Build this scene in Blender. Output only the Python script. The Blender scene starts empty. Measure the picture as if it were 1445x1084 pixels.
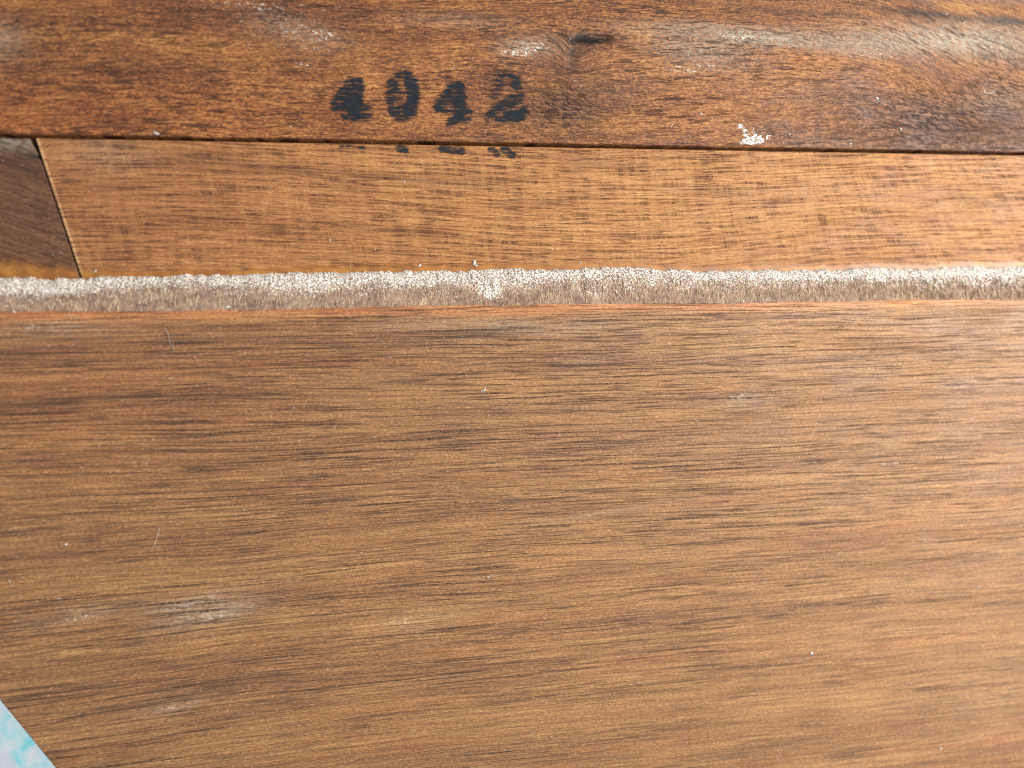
import bpy, math, random
import numpy as np
from mathutils import Matrix, Vector

# ------------------------------------------------------------------ camera
SC = bpy.context.scene
C = SC.collection
MM = 0.001
FPX, W0, H0, DIST = 1100.0, 1445.0, 1084.0, 112.0          # focal length and frame in photo pixels, distance in mm

Xc = np.array([7027.0, 211.0, -1100.0]); Xc /= np.linalg.norm(Xc)
Yc = np.array([0.0, 1.0, 0.085]); Yc -= Yc.dot(Xc) * Xc; Yc /= np.linalg.norm(Yc)
Zc = np.cross(Xc, Yc)
ROT = np.array([Xc, Yc, Zc])                                # camera -> world
CAM = ROT @ np.array([0, 0, DIST])

cd = bpy.data.cameras.new('camera'); cam = bpy.data.objects.new('camera', cd); C.objects.link(cam)
cd.sensor_fit = 'HORIZONTAL'; cd.sensor_width = 36.0; cd.lens = 36.0 * FPX / W0
cd.clip_start = 0.002; cd.clip_end = 20.0
m = Matrix([[*ROT[0], CAM[0] * MM], [*ROT[1], CAM[1] * MM], [*ROT[2], CAM[2] * MM], [0, 0, 0, 1]])
cam.matrix_world = m
cd.dof.use_dof = True; cd.dof.focus_distance = 0.1105; cd.dof.aperture_fstop = 9.0
SC.camera = cam

# ------------------------------------------------------------------ light
wd = bpy.data.worlds.new('World'); SC.world = wd; wd.use_nodes = True
bg = wd.node_tree.nodes['Background']; bg.inputs[0].default_value = (0.93, 0.97, 1.0, 1); bg.inputs[1].default_value = 0.88

def area(name, loc, target, size, energy, col):
    l = bpy.data.lights.new(name, 'AREA'); l.shape = 'RECTANGLE'; l.size, l.size_y = size; l.energy = energy; l.color = col
    o = bpy.data.objects.new(name, l); C.objects.link(o); o.location = loc
    o.rotation_euler = (Vector(target) - Vector(loc)).to_track_quat('-Z', 'Y').to_euler()
    return o
area('window_light', (0.31, 0.07, 0.25), (0.02, 0.0, 0.0), (0.19, 0.19), 5.7, (1.0, 0.97, 0.93))

SC.view_settings.view_transform = 'Standard'; SC.view_settings.look = 'None'
SC.view_settings.gamma = 1.0; SC.view_settings.exposure = 0.0
SC.render.engine = 'CYCLES'; SC.cycles.use_denoising = False
SC.cycles.filter_width = 1.05
SC.cycles.max_bounces = 4; SC.cycles.diffuse_bounces = 2; SC.cycles.glossy_bounces = 1
SC.cycles.use_adaptive_sampling = True; SC.cycles.adaptive_threshold = 0.02
SC.cycles.transparent_max_bounces = 12

# ------------------------------------------------------------------ helpers
rng = np.random.default_rng(7); random.seed(7)

def P(x, y, z=0.0):
    """point (mm) of the plane at height z that the photo shows at pixel x, y"""
    d = ROT @ np.array([(x - W0 / 2) / FPX, -(y - H0 / 2) / FPX, -1.0])
    t = (z - CAM[2]) / d[2]
    return CAM + t * d

def ss(x, a, b):
    t = np.clip((np.asarray(x, float) - a) / (b - a), 0, 1); return t * t * (3 - 2 * t)

def vnoise(x, y, seed=0):
    x = np.asarray(x, float); y = np.asarray(y, float)
    xi = np.floor(x).astype(np.int64); yi = np.floor(y).astype(np.int64); xf = x - xi; yf = y - yi
    def h(a, b):
        n = (a * 374761393 + b * 668265263 + seed * 1442695) & 0x7fffffff
        n = ((n ^ (n >> 13)) * 1274126177) & 0x7fffffff
        n = (n ^ (n >> 16)) & 0xffff
        return n / 65535.0
    u = xf * xf * (3 - 2 * xf); v = yf * yf * (3 - 2 * yf)
    return (h(xi, yi) * (1 - u) + h(xi + 1, yi) * u) * (1 - v) + (h(xi, yi + 1) * (1 - u) + h(xi + 1, yi + 1) * u) * v * 1.0

def fbm(x, y, seed=0, o=4):
    s = 0; a = 0.5
    for k in range(o):
        s = s + a * vnoise(x * 2 ** k, y * 2 ** k, seed + k * 17); a *= 0.5
    return s / (1 - 0.5 ** o)

def blobs(X, Y, lst, z=0.0):
    """sum of soft elliptical spots: pixel centre, pixel radii, tilt (deg, up to the right), amount"""
    out = np.zeros_like(X, dtype=float)
    for (cx, cy, rx, ry, rot, a) in lst:
        c = P(cx, cy, z); k = DIST / FPX
        dx = X - c[0]; dy = Y - c[1]; t = math.radians(rot)
        ux = (dx * math.cos(t) + dy * math.sin(t)) / (rx * k); uy = (-dx * math.sin(t) + dy * math.cos(t)) / (ry * k)
        out += a * np.exp(-(ux * ux + uy * uy))
    return np.clip(out, 0, 1.5)

def mesh_obj(name, V, F, mat, parent, attrs=None, smooth=True):
    me = bpy.data.meshes.new(name)
    me.from_pydata((np.asarray(V) * MM).tolist(), [], F)
    for k, a in (attrs or {}).items():
        a = np.asarray(a, dtype=np.float32)
        if a.ndim == 2:
            at = me.attributes.new(k, 'FLOAT_VECTOR', 'POINT'); at.data.foreach_set('vector', a.ravel())
        else:
            at = me.attributes.new(k, 'FLOAT', 'POINT'); at.data.foreach_set('value', a.ravel())
    me.materials.append(mat)
    if smooth:
        me.polygons.foreach_set('use_smooth', np.ones(len(me.polygons), bool))
        try: me.set_sharp_from_angle(angle=math.radians(50))
        except Exception: pass
    me.update()
    o = bpy.data.objects.new(name, me); C.objects.link(o); o.parent = parent
    if parent is not None and parent.type == 'EMPTY': o.location.z = -GROUND * MM      # the parent stands on the ground
    return o

def gridfaces(ny, nx):
    i = np.arange(ny - 1)[:, None] * nx + np.arange(nx - 1)[None, :]
    return np.stack([i, i + 1, i + nx + 1, i + nx], -1).reshape(-1, 4).tolist()

def slab(name, X, Y, Z, zb, mat, parent, attrs=None):
    """closed board: relief grid on top (rows upward in y), straight sides, flat underside at zb"""
    ny, nx = X.shape
    V = np.stack([X, Y, Z], -1).reshape(-1, 3); n = len(V)
    F = gridfaces(ny, nx)
    loop = list(range(nx)) + [r * nx + nx - 1 for r in range(1, ny)] + [(ny - 1) * nx + c for c in range(nx - 2, -1, -1)] + [r * nx for r in range(ny - 2, 0, -1)]
    B = V[loop].copy(); B[:, 2] = zb
    m = len(loop)
    for k in range(m):
        k2 = (k + 1) % m
        F.append([loop[k2], loop[k], n + k, n + k2])
    F.append([n + k for k in range(m - 1, -1, -1)])
    A = {}
    for k, a in (attrs or {}).items():
        a = np.asarray(a, float)
        a = a.reshape(n, -1) if a.ndim == 3 else a.reshape(n, 1)
        b = a[loop].copy()
        if a.shape[1] == 3: b[:, 2] = zb; A[k] = np.vstack([a, b])
        else: A[k] = np.vstack([a, b])[:, 0]
    return mesh_obj(name, np.vstack([V, B]), F, mat, parent, A)

def arris(d, r):
    """drop below the face at distance d from an edge rounded with radius r"""
    q = np.clip(r - d, 0, r); return r - np.sqrt(np.maximum(r * r - q * q, 0))

def rows(a, b, step, fine=(0.0, 0.06, 0.14, 0.25, 0.4, 0.6)):
    lo = [a + f for f in fine]; hi = [b - f for f in fine[::-1]]
    mid = np.linspace(lo[-1], hi[0], max(2, int((hi[0] - lo[-1]) / step)))[1:-1]
    return np.array(lo + list(mid) + hi)

def empty(name, loc=(0, 0, 0)):
    o = bpy.data.objects.new(name, None); C.objects.link(o); o.location = loc; o.empty_display_size = 0.01; return o

# ------------------------------------------------------------------ shader helpers
class NT:
    def __init__(s, name):
        s.m = bpy.data.materials.new(name); s.m.use_nodes = True; s.t = s.m.node_tree; s.t.nodes.clear()
        s.out = s.t.nodes.new('ShaderNodeOutputMaterial')
    def n(s, typ, **kw):
        nd = s.t.nodes.new(typ)
        for k, v in kw.items(): setattr(nd, k, v)
        return nd
    def put(s, sock, v):
        if hasattr(v, 'is_linked') or isinstance(v, bpy.types.NodeSocket): s.t.links.new(v, sock)
        else: sock.default_value = v
    def math(s, op, a, b=0.0, c=0.0, clamp=False):
        nd = s.n('ShaderNodeMath', operation=op, use_clamp=clamp)
        s.put(nd.inputs[0], a); s.put(nd.inputs[1], b); s.put(nd.inputs[2], c); return nd.outputs[0]
    def mul(s, a, b): return s.math('MULTIPLY', a, b)
    def add(s, a, b): return s.math('ADD', a, b)
    def sub(s, a, b): return s.math('SUBTRACT', a, b)
    def mad(s, a, b, c): return s.math('MULTIPLY_ADD', a, b, c)
    def step(s, x, a, b, lo=0.0, hi=1.0):
        nd = s.n('ShaderNodeMapRange', interpolation_type='SMOOTHSTEP', clamp=True)
        s.put(nd.inputs[0], x); s.put(nd.inputs[1], a); s.put(nd.inputs[2], b); s.put(nd.inputs[3], lo); s.put(nd.inputs[4], hi)
        return nd.outputs[0]
    def att(s, name):
        nd = s.n('ShaderNodeAttribute', attribute_name=name); return nd
    def vec(s, x, y, z):
        nd = s.n('ShaderNodeCombineXYZ'); s.put(nd.inputs[0], x); s.put(nd.inputs[1], y); s.put(nd.inputs[2], z); return nd.outputs[0]
    def noise(s, v, scale=1.0, detail=2.0, rough=0.5, dist=0.0):
        nd = s.n('ShaderNodeTexNoise', noise_dimensions='3D'); s.put(nd.inputs['Vector'], v)
        nd.inputs['Scale'].default_value = scale; nd.inputs['Detail'].default_value = detail
        nd.inputs['Roughness'].default_value = rough; nd.inputs['Distortion'].default_value = dist
        return nd.outputs['Fac']
    def mix(s, f, a, b, blend='MIX'):
        nd = s.n('ShaderNodeMix', data_type='RGBA', blend_type=blend, clamp_factor=True)
        s.put(nd.inputs[0], f); s.put(nd.inputs[6], col(a)); s.put(nd.inputs[7], col(b)); return nd.outputs[2]
    def ramp(s, x, stops):
        nd = s.n('ShaderNodeValToRGB'); r = nd.color_ramp
        while len(r.elements) < len(stops): r.elements.new(0.5)
        for e, (p, c) in zip(r.elements, stops): e.position = p; e.color = (*c, 1)
        s.put(nd.inputs[0], x); return nd.outputs[0]
    def bump(s, h, strength, dist, prev=None):
        nd = s.n('ShaderNodeBump'); nd.inputs['Strength'].default_value = strength; nd.inputs['Distance'].default_value = dist * MM
        s.put(nd.inputs['Height'], h)
        if prev is not None: s.put(nd.inputs['Normal'], prev)
        return nd.outputs[0]
    def bsdf(s, color, rough, normal=None, spec=0.5, coat=0.0):
        b = s.n('ShaderNodeBsdfPrincipled')
        s.put(b.inputs['Base Color'], col(color)); s.put(b.inputs['Roughness'], rough)
        s.put(b.inputs['Specular IOR Level'], spec); b.inputs['Coat Weight'].default_value = coat
        if normal is not None: s.put(b.inputs['Normal'], normal)
        return b
    def done(s, sh):
        s.t.links.new(sh, s.out.inputs['Surface']); return s.m

def col(c):
    return (*c, 1.0) if isinstance(c, tuple) and len(c) == 3 else c

def srgb(r, g, b):
    f = lambda v: (v / 255 / 12.92) if v / 255 <= 0.04045 else ((v / 255 + 0.055) / 1.055) ** 2.4
    return (f(r), f(g), f(b))

def sc3(c, k): return tuple(min(0.95, v * k) for v in c)

def wood(name, p):
    s = NT(name)
    g = s.att('grain'); sp = s.n('ShaderNodeSeparateXYZ'); s.put(sp.inputs[0], g.outputs['Vector'])
    u, v, w = sp.outputs
    so = p.get('seed', 0) * 37.3
    def st(fu, fv, o=0.0):
        return s.vec(s.mad(u, fu, so + o), s.mad(v, fv, so * 0.7 + o * 1.3), s.mad(w, fv, o * 0.37))
    A = lambda n: s.att(n).outputs['Fac']
    low = s.noise(st(0.012, 0.20, 3), 1, 3, 0.55)
    band = s.noise(st(0.022, 0.95, 9), 1, 5, 0.78, 0.3)
    fib = s.noise(st(p.get('fib_u', 0.16), p.get('fib_v', 2.6), 21), 1, 3, 0.75, 0.2)
    fine = s.noise(st(2.0, 5.2, 33), 1, 1.5, 0.8, 0.3)
    mott = s.noise(st(0.10, 0.22, 41), 1, 3, 0.6)
    tone = s.add(s.add(s.mul(low, p.get('w_low', 0.25)), s.mul(band, p.get('w_band', 0.35))),
                 s.add(s.mul(fib, p.get('w_fib', 0.4)), s.add(s.mul(fine, p.get('w_fine', 0.22)), s.mul(mott, p.get('w_mott', 0.2)))))
    wsum = sum([p.get('w_low', .25), p.get('w_band', .35), p.get('w_fib', .4), p.get('w_fine', .22), p.get('w_mott', .2)])
    tone = s.math('DIVIDE', tone, wsum)
    tone = s.add(s.mad(s.sub(tone, 0.5), p.get('gain', 1.7), 0.5), A('tone'))
    c = s.ramp(tone, p['ramp'])
    # redder and more olive drifts
    hue = s.noise(st(0.03, 0.5, 55), 1, 3, 0.6)
    c = s.mix(s.step(hue, 0.52, 0.72, 0, p.get('red', 0.5)), c, (1.12, 0.90, 0.80), 'MULTIPLY')
    c = s.mix(s.step(hue, 0.46, 0.30, 0, p.get('olive', 0.4)), c, (0.90, 1.0, 0.92), 'MULTIPLY')
    c = s.mix(s.math('MULTIPLY', A('rosy'), 1.0, clamp=True), c, p.get('rosy_col', (1.22, 0.84, 0.74)), 'MULTIPLY')
    # pale fibres lying along the grain
    lf = s.noise(st(0.10, 3.4, 61), 1, 3, 0.7, 0.3)
    c = s.mix(s.step(lf, 0.58, 0.70, 0, p.get('pale', 0.45)), c, p['pale_col'])
    # dark stains, ragged
    rag = s.noise(st(0.5, 2.2, 101), 1, 3, 0.75)
    dk = s.math('MULTIPLY', A('dark'), s.step(rag, 0.30, 0.62, 0.45, 1.25), clamp=True)
    c = s.mix(dk, c, p.get('dark_col', (0.016, 0.010, 0.008)))
    # grey weathered film, thin on the ridges
    gn = s.noise(s.vec(s.mul(u, 1.5), s.mul(v, 2.4), w), 1, 4, 0.8, 0.5)
    gr = s.math('MULTIPLY', A('grey'), s.step(gn, 0.38, 0.60, 0.12, 1.25), clamp=True)
    c = s.mix(gr, c, p.get('grey_col', (0.215, 0.19, 0.148)))
    # open pores: short dark dashes, in clusters
    pf = p.get('pore_f', ((0.11, 2.1), (0.26, 3.6)))
    clus = s.noise(st(0.035, 0.42, 71), 1, 3, 0.6)
    clus = s.add(s.add(clus, p.get('dense', 0.0)), s.mul(A('pores'), 0.22))
    p1 = s.step(s.noise(st(*pf[0], 81), 1, 2, 0.6, p.get('pd', 0.4)), *p.get('pt', (0.56, 0.63)))
    p1c = s.mul(p1, s.step(clus, 0.42, 0.58))
    p2 = s.step(s.noise(st(*pf[1], 91), 1, 1.5, 0.6, 0.5), 0.54, 0.63)
    p2 = s.mul(p2, s.step(clus, 0.30, 0.60, 0.30, 1.0))
    pore = s.math('MAXIMUM', s.mul(p1c, p.get('p1', 1.0)), s.mul(p2, p.get('p2', 0.75)))
    pore = s.mul(pore, s.step(fine, 0.36, 0.56, p.get('frag', 0.45), 1.1))
    if p.get('saw'):
        # cross saw marks break the pores into short blocks
        us = s.add(u, s.mul(A('lean'), v))
        sw = s.noise(s.vec(s.mul(us, 0.62), s.mul(v, 0.10), 5.0), 1, 3, 0.7, 0.3)
        sw2 = s.noise(s.vec(s.mul(us, 2.1), s.mul(v, 0.6), 8.0), 1, 1, 0.6, 0.4)
        saw = s.step(s.mad(sw2, 0.22, s.mul(sw, 0.78)), 0.40, 0.58)
        pore = s.mul(pore, s.step(saw, 0, 1, 0.45, 1.1))
        c = s.mix(s.step(saw, 0.1, 1.0, 0, p['saw']), c, (0.72, 0.60, 0.56), 'MULTIPLY')
    # squiggly figure where the grain dives into the surface
    cv = s.vec(s.mad(u, 0.95, s.mul(v, 0.4)), s.mad(v, 1.9, s.mul(u, 0.5)), w)
    sq = s.step(s.noise(cv, 1, 2.2, 0.6, 0.9), 0.49, 0.56)
    curl = A('curl')
    pore = s.math('MAXIMUM', s.mul(pore, s.sub(1.0, s.mul(curl, 0.5))), s.mul(sq, s.math('MULTIPLY', curl, 0.92, clamp=True)))
    c = s.mix(s.mul(pore, p.get('pore', 0.8)), c, p['pore_col'])
    # rubbed pale scuffs on the high fibres
    sn = s.noise(s.vec(s.mul(u, 1.7), s.mad(v, 3.6, s.mul(u, 0.5)), w), 1, 2.5, 0.7, 0.8)
    sf = s.step(s.add(sn, s.mul(A('scuff'), 0.20)), 0.62, 0.78)
    sf = s.mul(sf, s.step(A('scuff'), 0.03, 0.5))
    c = s.mix(s.mul(sf, 0.75), c, (0.50, 0.46, 0.40))
    # fine dust everywhere
    dn = s.noise(s.vec(s.mul(u, 2.6), s.mul(v, 4.2), w), 1, 2, 0.5)
    c = s.mix(s.mul(s.step(dn, 0.67, 0.76), p.get('dust', 0.35)), c, (0.42, 0.36, 0.29))
    h = s.sub(s.add(s.mul(fib, 0.6), s.mul(fine, 0.45)), s.mul(p1, 0.7))
    nrm = s.bump(h, p.get('bump', 0.55), 0.09)
    rgh = s.add(s.mad(fib, 0.15, s.mad(mott, 0.5, p.get('rough', 0.48) - 0.25)), s.add(s.mul(pore, 0.2), s.mul(gr, 0.2)))
    return s.done(s.bsdf(c, rgh, nrm, p.get('spec', 0.4)).outputs[0])

K = 0.395      # painted photo colours -> reflectance under this light
def R(*stops): return [(p, sc3(srgb(*c), K)) for p, c in stops]

M_top = wood('top_rail_wood', dict(seed=1, ramp=R((0.10, (58, 32, 24)), (0.36, (120, 71, 41)), (0.58, (172, 110, 60)), (0.90, (226, 164, 94))),
    pale_col=sc3(srgb(222, 162, 94), K), pore_col=sc3(srgb(44, 25, 21), K), w_low=0.16, w_band=0.20, w_fib=0.40, w_fine=0.60, w_mott=0.28, fib_u=0.30, fib_v=3.0,
    pore_f=((0.30, 2.6), (0.7, 4.2)), pore=0.80, red=0.18, olive=0.25, gain=3.0, dense=0.02, rough=0.54, spec=0.22, bump=1.0))
M_low = wood('lower_rail_wood', dict(seed=2, ramp=R((0.08, (116, 71, 43)), (0.36, (174, 114, 64)), (0.60, (203, 141, 80)), (0.92, (236, 184, 118))),
    pale_col=sc3(srgb(226, 168, 98), K), pore_col=sc3(srgb(76, 44, 37), K), w_low=0.14, w_band=0.28, w_fib=0.48, w_fine=0.48, w_mott=0.14, fib_u=0.10, fib_v=3.4,
    pore_f=((0.10, 2.9), (0.24, 4.4)), pt=(0.555, 0.61), p1=0.85, p2=0.85, pore=0.84, saw=0.25, red=0.12, olive=0.2, gain=2.8, dense=0.08, rough=0.56, spec=0.22, bump=0.95, frag=0.3, rosy_col=(0.98, 0.95, 1.22)))
M_panel = wood('panel_wood', dict(seed=3, ramp=R((0.04, (86, 54, 35)), (0.35, (147, 99, 60)), (0.60, (182, 130, 80)), (0.92, (228, 176, 110))),
    pale_col=sc3(srgb(228, 172, 100), K), pore_col=sc3(srgb(52, 31, 24), K), w_low=0.28, w_band=0.34, w_fib=0.42, w_fine=0.66, w_mott=0.16, fib_u=0.075, fib_v=3.4,
    pore_f=((0.055, 4.2), (0.20, 5.4)), pt=(0.565, 0.62), pd=0.25, p1=1.0, p2=0.8, pore=0.85, pale=0.45, red=0.40, olive=0.2, gain=3.0, dense=0.035, rough=0.55, spec=0.33, bump=0.9, dust=0.4, frag=0.2, grey_col=(0.27, 0.215, 0.15)))
M_block = wood('dark_block_wood', dict(seed=4, ramp=R((0.10, (62, 37, 26)), (0.40, (108, 68, 46)), (0.62, (134, 90, 58)), (0.90, (176, 130, 94))),
    pale_col=sc3(srgb(156, 118, 88), K), pore_col=sc3(srgb(38, 24, 21), K), w_fine=0.50, pore_f=((0.3, 2.6), (0.5, 4.0)), pore=0.6,
    red=0.3, olive=0.3, gain=2.6, rough=0.6, spec=0.25, bump=0.9, grey_col=(0.125, 0.105, 0.075)))

def mat_edge():
    s = NT('fibrous_panel_edge')
    g = s.att('grain'); sp = s.n('ShaderNodeSeparateXYZ'); s.put(sp.inputs[0], g.outputs['Vector']); u, v, w = sp.outputs
    du = s.att('dust').outputs['Fac']
    nf = s.noise(s.vec(s.mul(u, 3.0), s.mul(v, 1.3), 2.0), 1, 4, 0.75, 0.8)
    nm = s.noise(s.vec(s.mul(u, 0.35), s.mul(v, 0.6), 5.0), 1, 4, 0.6)
    ni = s.noise(s.vec(s.mul(u, 3.6), s.mul(v, 3.6), 9.0), 1, 3, 0.65)
    c = s.ramp(s.mad(nf, 0.7, s.mul(nm, 0.3)), [(0.26, sc3(srgb(82, 60, 52), K)), (0.43, sc3(srgb(146, 114, 100), K)), (0.57, sc3(srgb(194, 162, 134), K)), (0.72, sc3(srgb(240, 214, 168), K * 1.1))])
    k = s.step(s.add(s.mad(ni, 2.2, -1.1), s.add(du, s.mad(nm, 0.9, -0.45))), 0.30, 0.95)
    c2 = s.ramp(ni, [(0.3, sc3(srgb(96, 78, 66), 0.5)), (0.46, sc3(srgb(182, 168, 152), 0.55)), (0.58, sc3(srgb(240, 234, 226), 0.66))])
    c = s.mix(k, c, c2)
    nrm = s.bump(s.add(nf, ni), 0.8, 0.12)
    return s.done(s.bsdf(c, 0.85, nrm, 0.2).outputs[0])
M_edge = mat_edge()

def mat_simple(name, c1, c2, scale, rough=0.8, spec=0.2):
    s = NT(name); gm = s.n('ShaderNodeNewGeometry'); oi = s.n('ShaderNodeTexCoord')
    n = s.noise(oi.outputs['Object'], scale / MM, 2)
    r = gm.outputs['Random Per Island']
    c = s.mix(s.math('MULTIPLY_ADD', r, 0.7, s.mul(n, 0.3)), c1, c2)
    return s.done(s.bsdf(c, rough, None, spec).outputs[0])
M_grain = mat_simple('pale_dust_grain', sc3(srgb(124, 104, 88), 0.45), sc3(srgb(240, 234, 224), 0.62), 4)
M_fibre = mat_simple('straw_fibre', sc3(srgb(160, 130, 100), 0.55), sc3(srgb(238, 212, 164), 0.66), 4, 0.6, 0.3)
M_lint = mat_simple('white_lint', sc3(srgb(190, 175, 160), 0.5), sc3(srgb(240, 230, 220), 0.6), 4, 0.7)

def film(name, color, rough, att, a, b, fu, fv, w, spec=0.4, alpha=1.0, c2=None):
    """thin layer that shows the wood where it is worn through"""
    s = NT(name); g = s.att('grain'); sp = s.n('ShaderNodeSeparateXYZ'); s.put(sp.inputs[0], g.outputs['Vector']); u, v, _ = sp.outputs
    n = s.noise(s.vec(s.mul(u, fu), s.mul(v, fv), 3.0), 1, 4, 0.7, 0.4)
    n2 = s.noise(s.vec(s.mul(u, 0.45), s.mul(v, 0.6), 7.0), 1, 2, 0.5)
    x = s.add(s.att(att).outputs['Fac'], s.mul(s.sub(s.mad(n, 0.72, s.mul(n2, 0.28)), 0.5), w))
    k = s.mul(s.step(x, a, b), alpha)
    c = s.mix(s.step(n2, 0.35, 0.65), color, c2 or color)
    tr = s.n('ShaderNodeBsdfTransparent'); bs = s.bsdf(c, rough, s.bump(n, 0.4, 0.05), spec)
    mx = s.n('ShaderNodeMixShader'); s.put(mx.inputs[0], k); s.put(mx.inputs[1], tr.outputs[0]); s.put(mx.inputs[2], bs.outputs[0])
    return s.done(mx.outputs[0])
M_ink = film('blue_black_ink', (0.006, 0.011, 0.017), 0.65, 'ink', 0.20, 1.16, 0.65, 3.0, 3.7, 0.06, 0.93, (0.010, 0.013, 0.016))
M_glue = film('amber_glue', (0.30, 0.12, 0.016), 0.5, 'ink', 0.25, 1.15, 0.8, 1.6, 1.6, 0.45, 0.72, (0.19, 0.065, 0.010))
M_paint = film('white_paint_smear', (0.56, 0.54, 0.50), 0.6, 'ink', 0.62, 1.0, 2.0, 3.0, 6.5, 0.3, 0.95)

def mat_ground():
    s = NT('blotched_pale_blue_surface'); tc = s.n('ShaderNodeTexCoord')
    n = s.noise(tc.outputs['Object'], 0.30 / MM, 5, 0.65, 0.5); n2 = s.noise(tc.outputs['Object'], 0.09 / MM, 3)
    c = s.ramp(n, [(0.40, (0.34, 0.88, 0.95)), (0.49, (0.72, 0.95, 0.97)), (0.60, (0.95, 0.96, 0.97))])
    c = s.mix(s.step(n2, 0.50, 0.62, 0, 0.7), c, (0.88, 0.80, 0.93))
    return s.done(s.bsdf(c, 0.8, s.bump(n, 0.3, 0.5), 0.2).outputs[0])
M_ground = mat_ground()

# ------------------------------------------------------------------ layout (mm)
Y_GAP_T = P(722, 201.3, 0.5)[1]        # lower edge of the top rail
Y_GAP_B = P(722, 206.6, 0.0)[1]        # upper edge of the lower rail
Y_EDGE = P(722, 381, 0.0)[1]           # where the panel edge meets the lower rail
ZP = 2.6                               # panel face above the lower rail
Y_PAN = P(722, 430, ZP)[1]             # upper arris of the panel
Y_TOP = P(1445, -5, -4.9)[1]            # far side of the top rail
XL, XR = -112.0, 122.0
GROUND = -30.0

ground = mesh_obj('ground', [(-1500, -1500, GROUND), (1500, -1500, GROUND), (1500, 1500, GROUND), (-1500, 1500, GROUND)], [[0, 1, 2, 3]], M_ground, None, None, False)
ground['kind'] = 'structure'

root = empty('wooden_frame', (0, 0, GROUND * MM))
root['label'] = 'brown wooden furniture frame with a flat panel, stamped 4042 in dark ink'
root['category'] = 'furniture'

def attrs(X, Y, G, **kw):
    A = {'grain': G}
    for k in ('tone', 'curl', 'dark', 'grey', 'scuff', 'pores', 'rosy'): A[k] = kw.get(k, np.zeros_like(X))
    A.update({k: v for k, v in kw.items() if k not in A}); return A

# ------------------------------------------------------------------ top rail
def top_z(y):
    d = np.maximum(0, np.asarray(y, float) - (Y_GAP_T + 11.0))
    wtop = (Y_TOP - Y_GAP_T - 11.0)
    q = np.clip(d / wtop, 0, 1)
    return 0.5 - 0.0035 * (np.asarray(y, float) - Y_GAP_T - 6) ** 2 * 0.35 - 6.5 * (1 - np.sqrt(np.maximum(0, 1 - q ** 2.2)))
ys = np.concatenate([rows(Y_GAP_T, Y_TOP - 1.2, 0.42)[:-5], np.linspace(Y_TOP - 1.2, Y_TOP, 10)])
xs = np.linspace(XL, XR, 560)
X, Y = np.meshgrid(xs, ys)
Y = Y + ss(0.8 - (Y - Y_GAP_T), 0, 0.8) * (fbm(X * 0.9, Y * 0, 5) - 0.5) * 0.22       # slightly uneven lower arris
Z = top_z(Y) - arris(Y - Y_GAP_T, 0.14)
crack = blobs(X, Y, [(838, 57, 24, 3.2, 2, 1.0), (818, 58, 10, 2.5, -6, 0.6), (858, 55, 12, 2.2, 4, 0.5)])
Z = Z - 0.9 * crack * (0.6 + 0.8 * fbm(X * 2, Y * 2, 3)) - 0.25 * blobs(X, Y, [(808, 75, 9, 20, 0, 0.7)])
Z = Z + 0.05 * (fbm(X * 0.15, Y * 0.4, 21) - 0.5)
kn = P(832, 58); kx, ky = X - kn[0], Y - kn[1]
gv = Y + 1.0 * np.exp(-(kx / 9) ** 2) * np.tanh(-ky / 2.5) * np.exp(-(ky / 7) ** 2)
gv = gv + 1.6 * np.exp(-((X - P(808, 80)[0]) / 2.2) ** 2) * np.exp(-((Y - P(808, 80)[1]) / 3) ** 2)
gv = gv + 1.3 * (fbm(X * 0.03, Y * 0.10, 11, 3) - 0.5) * 2
rt = ss(X, P(1150, 100)[0], P(1400, 100)[0]); gv = gv + rt * 0.35 * (X - P(1150, 100)[0]) * ss(Y, Y_GAP_T, Y_GAP_T + 14)
gv = gv - 0.02 * X
G = np.stack([X, gv, Z * 0.2], -1)
tone = -0.10 * blobs(X, Y, [(120, 60, 260, 120, 0, 0.6), (380, 20, 260, 34, 0, 0.8), (1330, 170, 150, 60, 0, 1.1), (1100, 12, 200, 16, -2, 0.6)]) \
       + 0.10 * blobs(X, Y, [(560, 120, 190, 60, 0, 0.6), (900, 95, 90, 30, 0, 1.0), (1120, 130, 130, 40, 4, 0.8), (1380, 4, 90, 10, -2, 1.2), (300, 70, 90, 20, -4, 0.5)])
curl = blobs(X, Y, [(1310, 165, 150, 62, 0, 1.1), (1410, 110, 60, 60, 0, 0.8), (800, 150, 66, 48, 0, 1.0), (720, 165, 110, 26, 0, 0.4), (1090, 190, 80, 26, 0, 0.5), (420, 40, 120, 40, 0, 0.35)])
dark = blobs(X, Y, [(836, 57, 34, 5, 1, 1.2), (818, 52, 26, 9, 0, 0.55), (808, 76, 8, 20, -8, 0.75), (1120, 12, 120, 5, -2, 0.5), (1330, 18, 130, 6, -4, 0.85), (1440, 26, 60, 7, -3, 0.8),
      (805, 150, 58, 40, 0, 0.55), (1230, 200, 130, 20, 0, 0.35), (1390, 185, 100, 40, 0, 0.35), (720, 170, 60, 10, 0, 0.2), (200, 30, 200, 30, 0, 0.12), (960, 78, 70, 7, -2, 0.35), (600, 18, 300, 6, -1, 0.22), (1175, 140, 40, 16, 0, 0.25)])
grey = blobs(X, Y, [(1330, 58, 140, 22, -3, 0.72), (1400, 50, 80, 28, 0, 0.4), (1190, 64, 90, 14, -1, 0.5), (1075, 55, 60, 10, 0, 0.7), (980, 70, 70, 22, -6, 0.45), (1000, 40, 120, 10, 0, 0.4),
      (745, 68, 42, 14, 4, 0.45), (5, 60, 26, 22, 0, 0.35), (420, 46, 70, 20, -10, 0.22), (640, 30, 80, 10, 0, 0.2), (1410, 140, 50, 20, 0, 0.25)])
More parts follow.
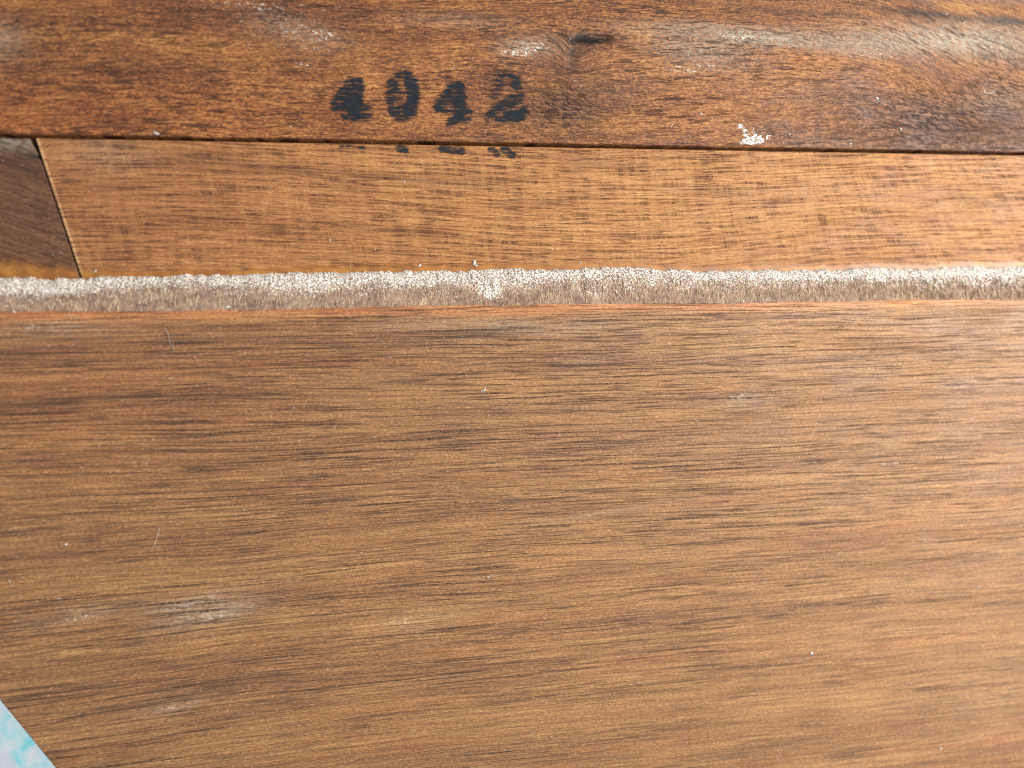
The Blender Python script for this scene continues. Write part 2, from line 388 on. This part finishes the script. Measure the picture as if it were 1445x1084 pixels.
scuff = blobs(X, Y, [(750, 68, 34, 9, 10, 0.62), (728, 76, 28, 6, 0, 0.5), (460, 50, 22, 6, -4, 0.45), (428, 94, 12, 5, 0, 0.6), (415, 40, 70, 26, -30, 0.35), (960, 100, 24, 5, -6, 0.7), (1000, 94, 30, 5, 0, 0.5),
      (1040, 52, 40, 8, -4, 0.55), (1230, 80, 60, 8, 0, 0.45), (900, 45, 40, 10, 0, 0.4), (1340, 52, 90, 22, 0, 0.30), (330, 6, 60, 6, 0, 0.4)])
top_rail = slab('top_rail', X, Y, Z, GROUND, M_top, root, attrs(X, Y, G, rosy=blobs(X, Y, [(100, 170, 360, 60, 0, 0.35), (330, 10, 300, 30, 0, 0.25)]), tone=tone, curl=curl, dark=dark, grey=grey, scuff=scuff))

# ------------------------------------------------------------------ lower rail, with its slanting left end
eT = P(49, 193, 0); eB = P(113, 386, 0)
def x_end(y): return eT[0] + (eB[0] - eT[0]) * (eT[1] - y) / (eT[1] - eB[1])
Y_LB = Y_PAN - 14.0
ys = rows(Y_LB, Y_GAP_B, 0.42)
t = np.concatenate([[0, .0004, .0009, .0016, .0026, .004], np.linspace(.006, 1, 470)])
T, Y = np.meshgrid(t, ys)
X = x_end(Y) + T * (XR - x_end(Y))
Z = -arris(Y_GAP_B - Y, 0.18) - arris((X - x_end(Y)) * 0.95, 0.12)
lean = 0.10 + 0.55 * ss(X, P(850, 300)[0], P(1400, 300)[0])
# shallow ripples left by the saw
us = X + lean * (Y - Y_EDGE)
Z = Z + 0.035 * (fbm(us * 0.55, Y * 0.06, 31, 3) - 0.5) * ss(Y_GAP_B - Y, 0, 1) + 0.02 * (fbm(X * 0.1, Y * 1.2, 33) - 0.5)
gv = Y - 0.055 * X * ss(Y, Y_EDGE, Y_EDGE + 10) * 0 + 1.8 * (fbm(X * 0.022, Y * 0.08, 41, 3) - 0.5) + 0.10 * (X + 40) * ss(X, -60, -20) * ss(60 - X, 0, 60) * 0.4
G = np.stack([X, gv, Z * 0.2], -1)
tone = 0.09 * blobs(X, Y, [(1000, 300, 360, 90, 0, 1.0), (1380, 330, 120, 70, 0, 0.8), (560, 240, 160, 30, 0, 0.5)]) - 0.08 * blobs(X, Y, [(150, 260, 120, 90, 0, 0.9), (300, 230, 120, 16, -4, 0.8), (450, 330, 200, 30, -6, 0.3), (1300, 280, 120, 10, 5, 0.6)])
dark = blobs(X, Y, [(400, 240, 90, 6, -8, 0.35), (560, 252, 90, 5, -6, 0.4), (680, 258, 60, 7, 0, 0.3), (780, 285, 40, 5, 0, 0.3), (860, 232, 60, 5, -4, 0.35), (250, 226, 80, 10, -4, 0.25), (1000, 270, 60, 5, 0, 0.3), (1380, 285, 50, 6, -8, 0.35), (145, 290, 8, 30, 0, 0.15), (540, 325, 60, 4, -4, 0.35)])
pores = blobs(X, Y, [(300, 235, 200, 22, -4, 0.7), (620, 240, 260, 30, 0, 0.8), (850, 240, 160, 30, 0, 0.8), (1150, 250, 260, 40, 0, 0.6), (250, 320, 90, 30, 0, 0.6), (520, 325, 160, 14, -4, 0.7)])
lower_rail = slab('lower_rail', X, Y, Z, GROUND + 0.01, M_low, root, attrs(X, Y, G, tone=tone + 0.9 * (1 - ss(X - x_end(Y), 0.28, 0.42)), dark=dark, pores=pores, lean=lean, rosy=blobs(X, Y, [(150, 290, 360, 160, 0, 0.6)]), grey=blobs(X, Y, [(150, 215, 50, 30, 0, 0.2)])))  # pale line painted along the left end, as a bevel catching light

# ------------------------------------------------------------------ dark block beside it
ys = rows(Y_LB, Y_GAP_B - 0.05, 0.42)
t = np.concatenate([np.linspace(0, .985, 110), [.989, .992, .9945, .9965, .998, .9990, .9996, 1]])
T, Y = np.meshgrid(t, ys)
chip = ss(Y, P(50, 226, 0)[1], P(50, 196, 0)[1])
xr = x_end(Y) - 0.17 - 0.62 * chip + 0.12 * (fbm(Y * 0.9, Y * 0, 51) - 0.5) - 0.30 * np.exp(-((Y - P(50, 221, 0)[1]) / 0.3) ** 2)
X = XL + T * (xr - XL)
Z = -0.22 - arris((xr - X), 0.3) - arris(Y_GAP_B - Y, 0.2) + 0.05 * (fbm(X * 0.4, Y * 0.4, 53) - 0.5)
gv = Y + 0.36 * X
G = np.stack([X * 0.93 - 0.36 * Y, gv, Z * 0.2], -1)
dark = blobs(X, Y, [(25, 215, 40, 3, -14, 0.7), (48, 222, 10, 3, -10, 0.8), (40, 238, 40, 8, -22, 0.35)])
block = slab('corner_block', X, Y, Z, GROUND + 0.02, M_block, root, attrs(X, Y, G, dark=dark, grey=blobs(X, Y, [(28, 203, 26, 8, -6, 0.9), (2, 200, 16, 10, 0, 0.6)]), scuff=blobs(X, Y, [(30, 290, 60, 60, 0, 0.15), (90, 340, 30, 30, 0, 0.2)])))
block['label'] = 'dark brown block butted against the slanting end of the lower rail'

# ------------------------------------------------------------------ panel with a slanting lower left corner
ca, cb = P(0, 990, ZP), P(77, 1084, ZP)
def x_cut(y): return ca[0] + (cb[0] - ca[0]) * (ca[1] - y) / (ca[1] - cb[1])
Y_PB = -92.0
ys = rows(Y_PB, Y_PAN, 0.45)
t = np.concatenate([[0, .0004, .0010, .0018, .0028, .004], np.linspace(.006, 1, 470)])
T, Y = np.meshgrid(t, ys)
xl = np.maximum(XL, x_cut(Y))
X = xl + T * (XR - xl)
YY = Y + ss(1.0 - (Y_PAN - Y), 0, 1.0) * ((fbm(X * 0.05, X * 0, 61, 3) - 0.5) * 0.9 + (fbm(X * 0.8, X * 0, 63, 3) - 0.5) * 0.12)
Z = ZP - arris(Y_PAN - Y, 0.28) * 0.9 - arris(X - xl, 0.30)
Z = Z + 0.035 * (fbm(X * 0.03, Y * 0.9, 65, 4) - 0.5) * ss(Y_PAN - Y, 0.3, 2)
gr_slope = 0.045 * ss(P(300, 600, ZP)[1] - Y, 0, 35) * ss(40 - X, 0, 120)
gv = YY - gr_slope * (X + 20) + 1.6 * (fbm(X * 0.014, Y * 0.06, 71, 3) - 0.5) + 0.5 * (fbm(X * 0.05, Y * 0.2, 73, 2) - 0.5)
G = np.stack([X, gv, Z * 0.2], -1)
low_l = ss(P(700, 0, ZP)[0] - X, 0, 80)
tone = -0.05 * blobs(X, Y, [(620, 470, 260, 20, 0, 1.0), (250, 640, 300, 180, 0, 0.5), (330, 950, 150, 40, 6, 0.5)], ZP) + 0.07 * blobs(X, Y, [(400, 448, 600, 7, 0.6, 0.9), (1200, 432, 300, 6, 0.8, 0.9), (1250, 900, 300, 200, 0, 0.7)], ZP)  # pale spots paint the upper arris highlight and lower right sheen into the wood
dark = blobs(X, Y, [(700, 465, 70, 5, 1, 0.30), (650, 477, 110, 4, 1, 0.35), (800, 510, 90, 6, 3, 0.25), (90, 567, 160, 3.5, 1, 0.55), (300, 562, 90, 3, 3, 0.35), (30, 650, 50, 2.5, 2, 0.7), (60, 492, 80, 2.2, 1, 0.6), (110, 511, 40, 2.2, 0, 0.4),
      (130, 762, 14, 2.5, 3, 0.8), (300, 478, 70, 3, 1, 0.4), (560, 540, 90, 3, 2, 0.35), (1180, 505, 70, 3, 3, 0.4), (1370, 465, 60, 6, 3, 0.3), (1420, 552, 30, 3, 4, 0.4), (1350, 793, 40, 6, 5, 0.30), (330, 965, 120, 8, 7, 0.25),
      (280, 1020, 140, 10, 7, 0.15), (60, 880, 50, 2.2, 6, 0.45), (310, 868, 20, 1.8, 7, 0.4), (200, 905, 40, 2, 7, 0.45)], ZP)
grey = blobs(X, Y, [(700, 458, 80, 9, 0, 0.28), (800, 465, 90, 10, 2, 0.25), (570, 458, 60, 8, 0, 0.2), (262, 853, 40, 7, 9, 0.50), (295, 868, 52, 10, 8, 0.42), (300, 858, 70, 24, 7, 0.26), (120, 866, 60, 12, 6, 0.18), (860, 722, 110, 5, 6, 0.18), (240, 998, 40, 8, 7, 0.3), (80, 464, 90, 12, 0, 0.25), (600, 875, 60, 14, 5, 0.18), (1055, 565, 30, 8, 0, 0.3), (1400, 980, 120, 60, 0, 0.10)], ZP)
scuff = blobs(X, Y, [(262, 853, 34, 6, 9, 0.5), (300, 872, 46, 5, 8, 0.4), (110, 872, 40, 4, 10, 0.55), (240, 999, 18, 3, 7, 0.6), (860, 722, 70, 3, 6, 0.4), (570, 877, 24, 4, 4, 0.7), (690, 815, 24, 4, 4, 0.5), (735, 868, 14, 5, 3, 0.5),
      (1050, 560, 34, 4, 2, 0.6), (900, 966, 50, 3, 4, 0.45), (670, 482, 30, 5, 2, 0.4), (1260, 655, 40, 3, 2, 0.5), (60, 462, 60, 6, 0, 0.35), (1390, 960, 26, 4, 8, 0.35)], ZP)
band_top = 1 - ss(Y_PAN - Y + 1.2 * (fbm(X * 0.03, Y * 0.2, 77, 3) - 0.5), 0.5, 1.8)  # reddish band along the upper arris, its lit highlight painted paler
panel = slab('panel', X, YY, Z, -1.4, M_panel, root, attrs(X, Y, G, rosy=0.6 * band_top + blobs(X, Y, [(100, 560, 260, 120, 0, 0.3)], ZP), tone=tone + 0.14 * band_top, dark=dark, grey=grey, scuff=scuff, pores=blobs(X, Y, [(200, 520, 300, 60, 0, 0.3), (700, 480, 300, 40, 0, 0.5), (1300, 490, 200, 50, 0, 0.4), (200, 900, 200, 80, 6, 0.3), (1300, 960, 250, 120, 0, -0.0)], ZP) - 0.7 * blobs(X, Y, [(1250, 980, 420, 170, 0, 1.0), (600, 1060, 300, 60, 0, 0.8)], ZP)))  # pores thinned towards the bottom and lower right, painting in haze and blur

# ------------------------------------------------------------------ fuzzy sawn edge of the panel, dust packed on it
def edge_pt(x, q):
    """q: 0 at the lower rail, 1 at the panel face"""
    y = Y_EDGE + (Y_PAN - 0.24 - Y_EDGE) * q
    y = y + (1 - q) ** 2 * ((fbm(x * 0.07, x * 0, 81, 4) - 0.5) * 1.0 + (fbm(x * 1.1, x * 0, 83, 4) - 0.5) * 0.55)
    y = y - (1 - q) * 0.85 * ss(-x, 15, 75)
    y = y + q ** 3 * ((fbm(x * 0.05, x * 0, 61, 3) - 0.5) * 0.9)
    z = 0.02 + (ZP - 0.10) * np.sin(np.clip(q, 0, 1) * 1.5) ** 0.62 * 1.0
    z = z + (0.20 * (fbm(x * 1.6, q * 4.5, 85, 4) - 0.5) + 0.13 * (fbm(x * 3.6, q * 10.0, 87, 2) - 0.5)) * ss(q, 0, 0.12)
    return y, z
qs = np.linspace(0, 1, 26); xs = np.linspace(XL, XR, 1300)
X, Q = np.meshgrid(xs, qs[::-1])
Y, Z = edge_pt(X, Q); Z = np.where(Q < 0.001, 0.005, Z)
def dust_of(x, q):
    d = 0.98 - 1.50 * q + 0.22 * ss(x, P(800, 0)[0], P(1400, 0)[0]) + 0.5 * (fbm(x * 0.06, q * 1.5, 91, 3) - 0.5) + 0.3 * (fbm(x * 0.4, q * 3, 93, 3) - 0.5)
    c = blobs(np.asarray(x, float), Y_EDGE + (Y_PAN - Y_EDGE) * np.asarray(q, float), [(690, 408, 14, 12, 0, 0.75), (690, 418, 12, 6, 0, 0.3), (60, 400, 80, 16, 0, 0.4), (420, 400, 40, 20, 0, 0.3), (880, 412, 10, 10, 0, 0.3), (835, 415, 14, 8, 0, 0.35)], 1.0)
    return np.clip(d + c, -0.3, 1.5)
edge = slab('panel_edge', X, Y, Z, -0.8, M_edge, root, {'grain': np.stack([X, Q * 5.0, Z * 0], -1), 'dust': dust_of(X, Q)})
edge['label'] = 'rough grey fibrous sawn edge of the panel, coated with pale dust'

def bits_mesh(name, pts, sizes, mat, parent, flat=0.7):
    """small irregular grains"""
    base = np.array([(1, 0, 0), (-1, 0, 0), (0, 1, 0), (0, -1, 0), (0, 0, 1), (0, 0, -1)], float)
    fc = np.array([(0, 2, 4), (2, 1, 4), (1, 3, 4), (3, 0, 4), (2, 0, 5), (1, 2, 5), (3, 1, 5), (0, 3, 5)])
    V = []; F = []
    for k, (p, s) in enumerate(zip(pts, sizes)):
        a = rng.uniform(0, 6.28, 3); ca_, sa = math.cos(a[0]), math.sin(a[0])
        b = base * (s * rng.uniform(0.55, 1.25, (6, 1))) * np.array([1.25, 0.85, flat])
        r = np.stack([b[:, 0] * ca_ - b[:, 1] * sa, b[:, 0] * sa + b[:, 1] * ca_, b[:, 2]], -1)
        V.append(r + p); F.append(fc + 6 * k)
    o = mesh_obj(name, np.concatenate(V), np.concatenate(F).tolist(), mat, parent, None, False); o['kind'] = 'stuff'; return o

def threads_mesh(name, paths, radii, mat, parent):
    """three-sided tapered fibres along point lists"""
    V = []; F = []; n = 0
    for pth, r in zip(paths, radii):
        pth = np.asarray(pth, float); m = len(pth)
        for i, p in enumerate(pth):
            d = pth[min(i + 1, m - 1)] - pth[max(i - 1, 0)]; d /= (np.linalg.norm(d) + 1e-9)
            a = np.cross(d, [0.3, 0.2, 0.93]); a /= (np.linalg.norm(a) + 1e-9); b = np.cross(d, a)
            rr = r * (1.0 if i < m - 1 else 0.35)
            for k in range(3):
                an = k * 2.0944; V.append(p + rr * (a * math.cos(an) + b * math.sin(an)))
        for i in range(m - 1):
            for k in range(3):
                k2 = (k + 1) % 3; F.append([n + i * 3 + k, n + i * 3 + k2, n + i * 3 + 3 + k2, n + i * 3 + 3 + k])
        F.append([n + 2, n + 1, n]); F.append([n + m * 3 - 3, n + m * 3 - 2, n + m * 3 - 1]); n += m * 3
    o = mesh_obj(name, V, F, mat, parent, None, True); o['kind'] = 'stuff'; return o

# dust grains
N = 26000
gx = rng.uniform(XL + 1, XR - 1, N); gq = np.clip(rng.beta(1.1, 1.7, N), 0.01, 0.97)
keep = rng.uniform(0, 1, N) < np.clip(dust_of(gx, gq) * 0.72 + 0.06, 0.10, 0.75)
gx, gq = gx[keep], gq[keep]; gy, gz = edge_pt(gx, gq)
bits_mesh('dust', np.stack([gx, gy, gz + 0.02], -1), rng.uniform(0.05, 0.13, len(gx)), M_grain, edge)
# torn fibres standing across the lower half
N = 6500
fx = rng.uniform(XL + 1, XR - 1, N); paths = []; rad = []
dens = 0.14 + 0.70 * ss(fx, P(700, 0)[0], P(1300, 0)[0])
fx = fx[rng.uniform(0, 1, N) < dens]
for x in fx:
    q0 = rng.uniform(0.42, 1.0); q1 = q0 - rng.uniform(0.06, 0.24); dx = rng.normal(0, 0.24)
    xx = np.array([x, x + dx * 0.5 + rng.normal(0, 0.05), x + dx]); qq = np.array([q0, (q0 + q1) / 2, q1])
    yy, zz = edge_pt(xx, np.clip(qq, 0.02, 1)); zz = zz + np.array([0.0, 0.05, 0.03 + rng.uniform(0, .07)])
    paths.append(np.stack([xx, yy, zz], -1)); rad.append(rng.uniform(0.02, 0.04))
# whiskers poking out over the rail
for x in rng.uniform(XL + 1, XR - 1, 260):
    yy, zz = edge_pt(np.array([x]), np.array([0.06])); l = rng.uniform(0.15, 0.6); dx = rng.normal(0, 0.3)
    paths.append([(x, yy[0], zz[0]), (x + dx * 0.4, yy[0] + l * 0.5, zz[0] + 0.15), (x + dx, yy[0] + l, zz[0] + 0.1)]); rad.append(rng.uniform(0.012, 0.028))
threads_mesh('torn_fibre', paths, rad, M_fibre, edge)

# ------------------------------------------------------------------ thin layers: ink, glue, paint
def film_obj(name, x0, y0, x1, y1, fn, zfn, z0, mat, parent, step=0.11, lift=0.02):
    a = P(x0, y1, z0); b = P(x1, y0, z0); a2 = P(x0, y0, z0); b2 = P(x1, y1, z0)
    xa, xb = min(a[0], a2[0]), max(b[0], b2[0]); ya, yb = min(a[1], b2[1]), max(b[1], a2[1])
    X, Y = np.meshgrid(np.arange(xa, xb, step), np.arange(ya, yb, step)); I = fn(X, Y)
    ny, nx = X.shape; F = np.array(gridfaces(ny, nx)); ink = I.ravel()
    F = F[ink[F].max(1) > 0.03]
    used = np.unique(F); mp = -np.ones(ny * nx, int); mp[used] = np.arange(len(used))
    Z = zfn(X, Y) + lift
    V = np.stack([X, Y, Z], -1).reshape(-1, 3)[used]
    return mesh_obj(name, V, mp[F].tolist(), mat, parent, {'grain': np.stack([X, Y, Z * 0], -1).reshape(-1, 3)[used], 'ink': ink[used]})

def stroke(X, Y, pts, r, z, soft=1.05):
    r = r * 1.12
    k = DIST / FPX; out = np.full(X.shape, 1e9)
    Q = [P(a, b, z) for a, b in pts]
    for A_, B_ in zip(Q[:-1], Q[1:]):
        dx, dy = B_[0] - A_[0], B_[1] - A_[1]; L = dx * dx + dy * dy + 1e-9
        t = np.clip(((X - A_[0]) * dx + (Y - A_[1]) * dy) / L, 0, 1)
        out = np.minimum(out, np.hypot(X - A_[0] - t * dx, Y - A_[1] - t * dy))
    return 1 - ss(out, r * k - soft * 0.5, r * k + soft * 0.5)

zt = lambda X, Y: top_z(Y) + 0.05 * (fbm(X * 0.15, Y * 0.4, 21) - 0.5)
digits = [
  ('4', (458, 92, 536, 182), [([(503, 116), (502, 160)], 9, 1.0), ([(498, 112), (474, 146)], 7, 0.85), ([(472, 150), (518, 152)], 5, 1.0), ([(486, 165), (519, 165)], 4.5, 0.95), ([(493, 126), (487, 144)], 9, 0.92), ([(500, 103), (506, 110)], 5, 0.5)]),
  ('0', (534, 92, 602, 186), [([(556, 118), (552, 136), (558, 158)], 8, 0.84), ([(562, 108), (574, 106)], 6, 0.8), ([(578, 112), (583, 132), (578, 158)], 9, 1.0), ([(560, 166), (574, 167)], 6, 0.8), ([(567, 120), (567, 155)], 8, 0.66)]),
  ('4', (604, 98, 682, 188), [([(647, 124), (648, 164)], 8.5, 1.0), ([(641, 120), (620, 150)], 6.5, 0.9), ([(617, 154), (662, 158)], 5, 1.0), ([(636, 171), (662, 169)], 4.5, 0.95), ([(639, 134), (632, 150)], 9, 0.92), ([(645, 112), (648, 120)], 5, 0.45)]),
  ('2', (676, 92, 756, 190), [([(698, 132), (703, 115), (713, 108), (727, 115), (732, 130)], 7.5, 0.72), ([(733, 134), (722, 144), (704, 152), (693, 162)], 7.5, 0.85), ([(690, 168), (704, 168), (716, 167)], 6.5, 0.7), ([(716, 163), (730, 165), (739, 158)], 7, 1.0)]),
]
for ch, box, strokes in digits:
    def fn(X, Y, strokes=strokes):
        o = np.zeros_like(X)
        for pts, r, a in strokes: o = np.maximum(o, a * stroke(X, Y, pts, r, 0.5))
        return o
    d = film_obj('stamped_digit', *box, fn, zt, 0.5, M_ink, top_rail)
    d['label'] = 'worn blue-black stamped digit ' + ch
z0 = lambda X, Y: 0.035 * (fbm((X + (0.10 + 0.55 * ss(X, P(850, 300)[0], P(1400, 300)[0])) * (Y - Y_EDGE)) * 0.55, Y * 0.06, 31, 3) - 0.5) * ss(Y_GAP_B - Y, 0, 1) + 0.02 * (fbm(X * 0.1, Y * 1.2, 33) - 0.5)
zr = lambda X, Y: z0(X, Y) - arris(np.clip(Y_GAP_B - Y, 0, 9), 0.18)
for box, strokes in [((470, 198, 526, 216), [([(482, 206), (512, 208)], 2.5, 0.75)]), ((548, 198, 586, 224), [([(562, 209), (572, 212)], 4.5, 0.72)]),
                     ((612, 198, 664, 226), [([(624, 210), (640, 212), (652, 213)], 5, 0.85)]), ((682, 198, 736, 236), [([(693, 211), (701, 217)], 5, 0.85), ([(712, 211), (722, 219)], 5.5, 0.82)])]:
    def fn(X, Y, strokes=strokes):
        o = np.zeros_like(X)
        for pts, r, a in strokes: o = np.maximum(o, a * stroke(X, Y, pts, r, 0.0, 0.5))
        return o * (Y < Y_GAP_B - 0.06)
    film_obj('ink_trace', *box, fn, zr, 0.0, M_ink, lower_rail)

def gluefn(X, Y):
    yb, _ = edge_pt(X, np.zeros_like(X)); h = 1.5 + 2.6 * ss(-X, 52, 66) + 1.0 * (fbm(X * 0.10, X * 0, 95, 3) - 0.5)
    return 1.25 * (1 - ss(Y - yb, 0.1, h)) * ss(Y - yb, -0.4, -0.2)
gx0, gx1 = P(113, 386, 0)[0], XR
film_obj('glue_line', -560, 300, 2100, 420, lambda X, Y: gluefn(X, Y) * (X > x_end(Y) + 0.15), z0, 0.0, M_glue, lower_rail, 0.2, 0.03)
film_obj('glue_line', -560, 300, 120, 420, lambda X, Y: gluefn(X, Y) * (X < x_end(Y) - 0.35) * (X > XL + 0.5), lambda X, Y: -0.22 + 0.05 * (fbm(X * 0.4, Y * 0.4, 53) - 0.5), -0.22, M_glue, block, 0.2, 0.03)

def paintfn(X, Y):
    o = stroke(X, Y, [(1048, 206), (1058, 200), (1072, 196)], 6.5, 0.5, 0.7)
    for pts, r, a in [([(1046, 180), (1054, 190), (1062, 198)], 4, 0.80), ([(1040, 178), (1048, 177)], 2, 0.5), ([(1078, 196), (1084, 192)], 3, 0.55), ([(1062, 186), (1072, 194)], 3, 0.45)]:
        o = np.maximum(o, a * stroke(X, Y, pts, r, 0.5, 0.5))
    return o * (Y > Y_GAP_T + 0.36)
film_obj('paint_smear', 1030, 166, 1098, 214, paintfn, lambda X, Y: zt(X, Y), 0.5, M_paint, top_rail, 0.1, 0.03)

# ------------------------------------------------------------------ crumbs and lint caught on the wood
def crumb(parent, spots, zf, zz):
    pts = []; sz = []
    for x, y, r in spots:
        p = P(x, y, zz)
        for k in range(3):
            q = p + np.array([rng.normal(0, r * 0.04), rng.normal(0, r * 0.03), 0]); q[2] = float(zf(q[0], q[1])) + r * 0.02
            pts.append(q); sz.append(r * 0.042 * rng.uniform(0.6, 1.1))
    bits_mesh('crumb', np.array(pts), sz, M_lint, parent, 0.5)
crumb(top_rail, [(222, 187, 4), (1239, 141, 5), (1271, 184, 3.5), (1200, 203, 3), (1424, 207, 3), (990, 160, 2.5), (947, 178, 3), (1388, 129, 3), (1402, 129, 3), (818, 122, 2.5), (810, 115, 2), (1115, 190, 3), (640, 95, 2), (410, 180, 2)], zt, 0.5)
crumb(lower_rail, [(668, 372, 6), (592, 374, 4), (571, 256, 3), (570, 283, 2), (466, 340, 2.5), (818, 372, 3), (530, 352, 1.8), (1230, 322, 3), (135, 382, 3), (780, 352, 2), (905, 337, 1.8)], z0, 0.0)
crumb(edge, [(137, 408, 6), (868, 412, 4), (890, 408, 3), (320, 432, 4)], lambda x, y: ZP * 0.93, ZP * 0.9)
crumb(panel, [(1145, 922, 5), (683, 550, 3.5), (94, 768, 3.5), (84, 844, 2), (1380, 828, 3.5), (1325, 1056, 5), (1420, 1022, 3), (15, 820, 3), (1412, 636, 2), (820, 640, 2), (1090, 830, 2), (900, 880, 2)], lambda x, y: ZP, ZP)

def lint(parent, spots, zf, zz):
    ps = []; rs = []
    for x0, y0, x1, y1, r in spots:
        a, b = P(x0, y0, zz), P(x1, y1, zz); n = 6; bend = rng.normal(0, 0.12) * np.linalg.norm(b - a)
        d = (b - a) / (np.linalg.norm(b - a) + 1e-9); nn = np.array([-d[1], d[0], 0]); pp = []
        for i in range(n):
            t = i / (n - 1); q = a + (b - a) * t + nn * bend * math.sin(3.14 * t); q[2] = float(zf(q[0], q[1])) + 0.05 + 0.12 * math.sin(3.14 * t); pp.append(q)
        ps.append(pp); rs.append(r * 0.032)
    threads_mesh('lint', ps, rs, M_lint, parent)
lint(panel, [(233, 462, 240, 485, 0.9), (240, 485, 246, 497, 0.7), (96, 446, 112, 450, 1.0), (985, 552, 1032, 520, 0.35), (214, 776, 226, 742, 0.45), (1180, 782, 1197, 764, 0.5), (1165, 784, 1202, 782, 0.5), (683, 555, 685, 546, 1.0), (978, 590, 986, 604, 0.6), (880, 470, 900, 466, 0.5), (1290, 640, 1300, 630, .4)], lambda x, y: ZP, ZP)
lint(top_rail, [(1335, 34, 1341, 28, 1.0), (1365, 29, 1372, 26, 0.8), (1431, 27, 1434, 22, 1.2), (1396, 18, 1399, 14, 1.0), (1345, 14, 1350, 13, 1.0), (1388, 131, 1404, 129, 0.9), (1048, 178, 1062, 196, 0.8), (216, 184, 226, 190, 1.2)]
     + [(x, y, x + rng.uniform(3, 9), y + rng.uniform(-1, 5), 0.5) for x, y in zip(rng.uniform(330, 500, 26), rng.uniform(5, 70, 26))], zt, 0.5)
lint(lower_rail, [(495, 386, 492, 372, 0.5), (840, 376, 846, 368, 0.5), (940, 378, 938, 372, 0.5), (1252, 372, 1258, 366, .5), (125, 380, 137, 384, 0.4)], z0, 0.0)
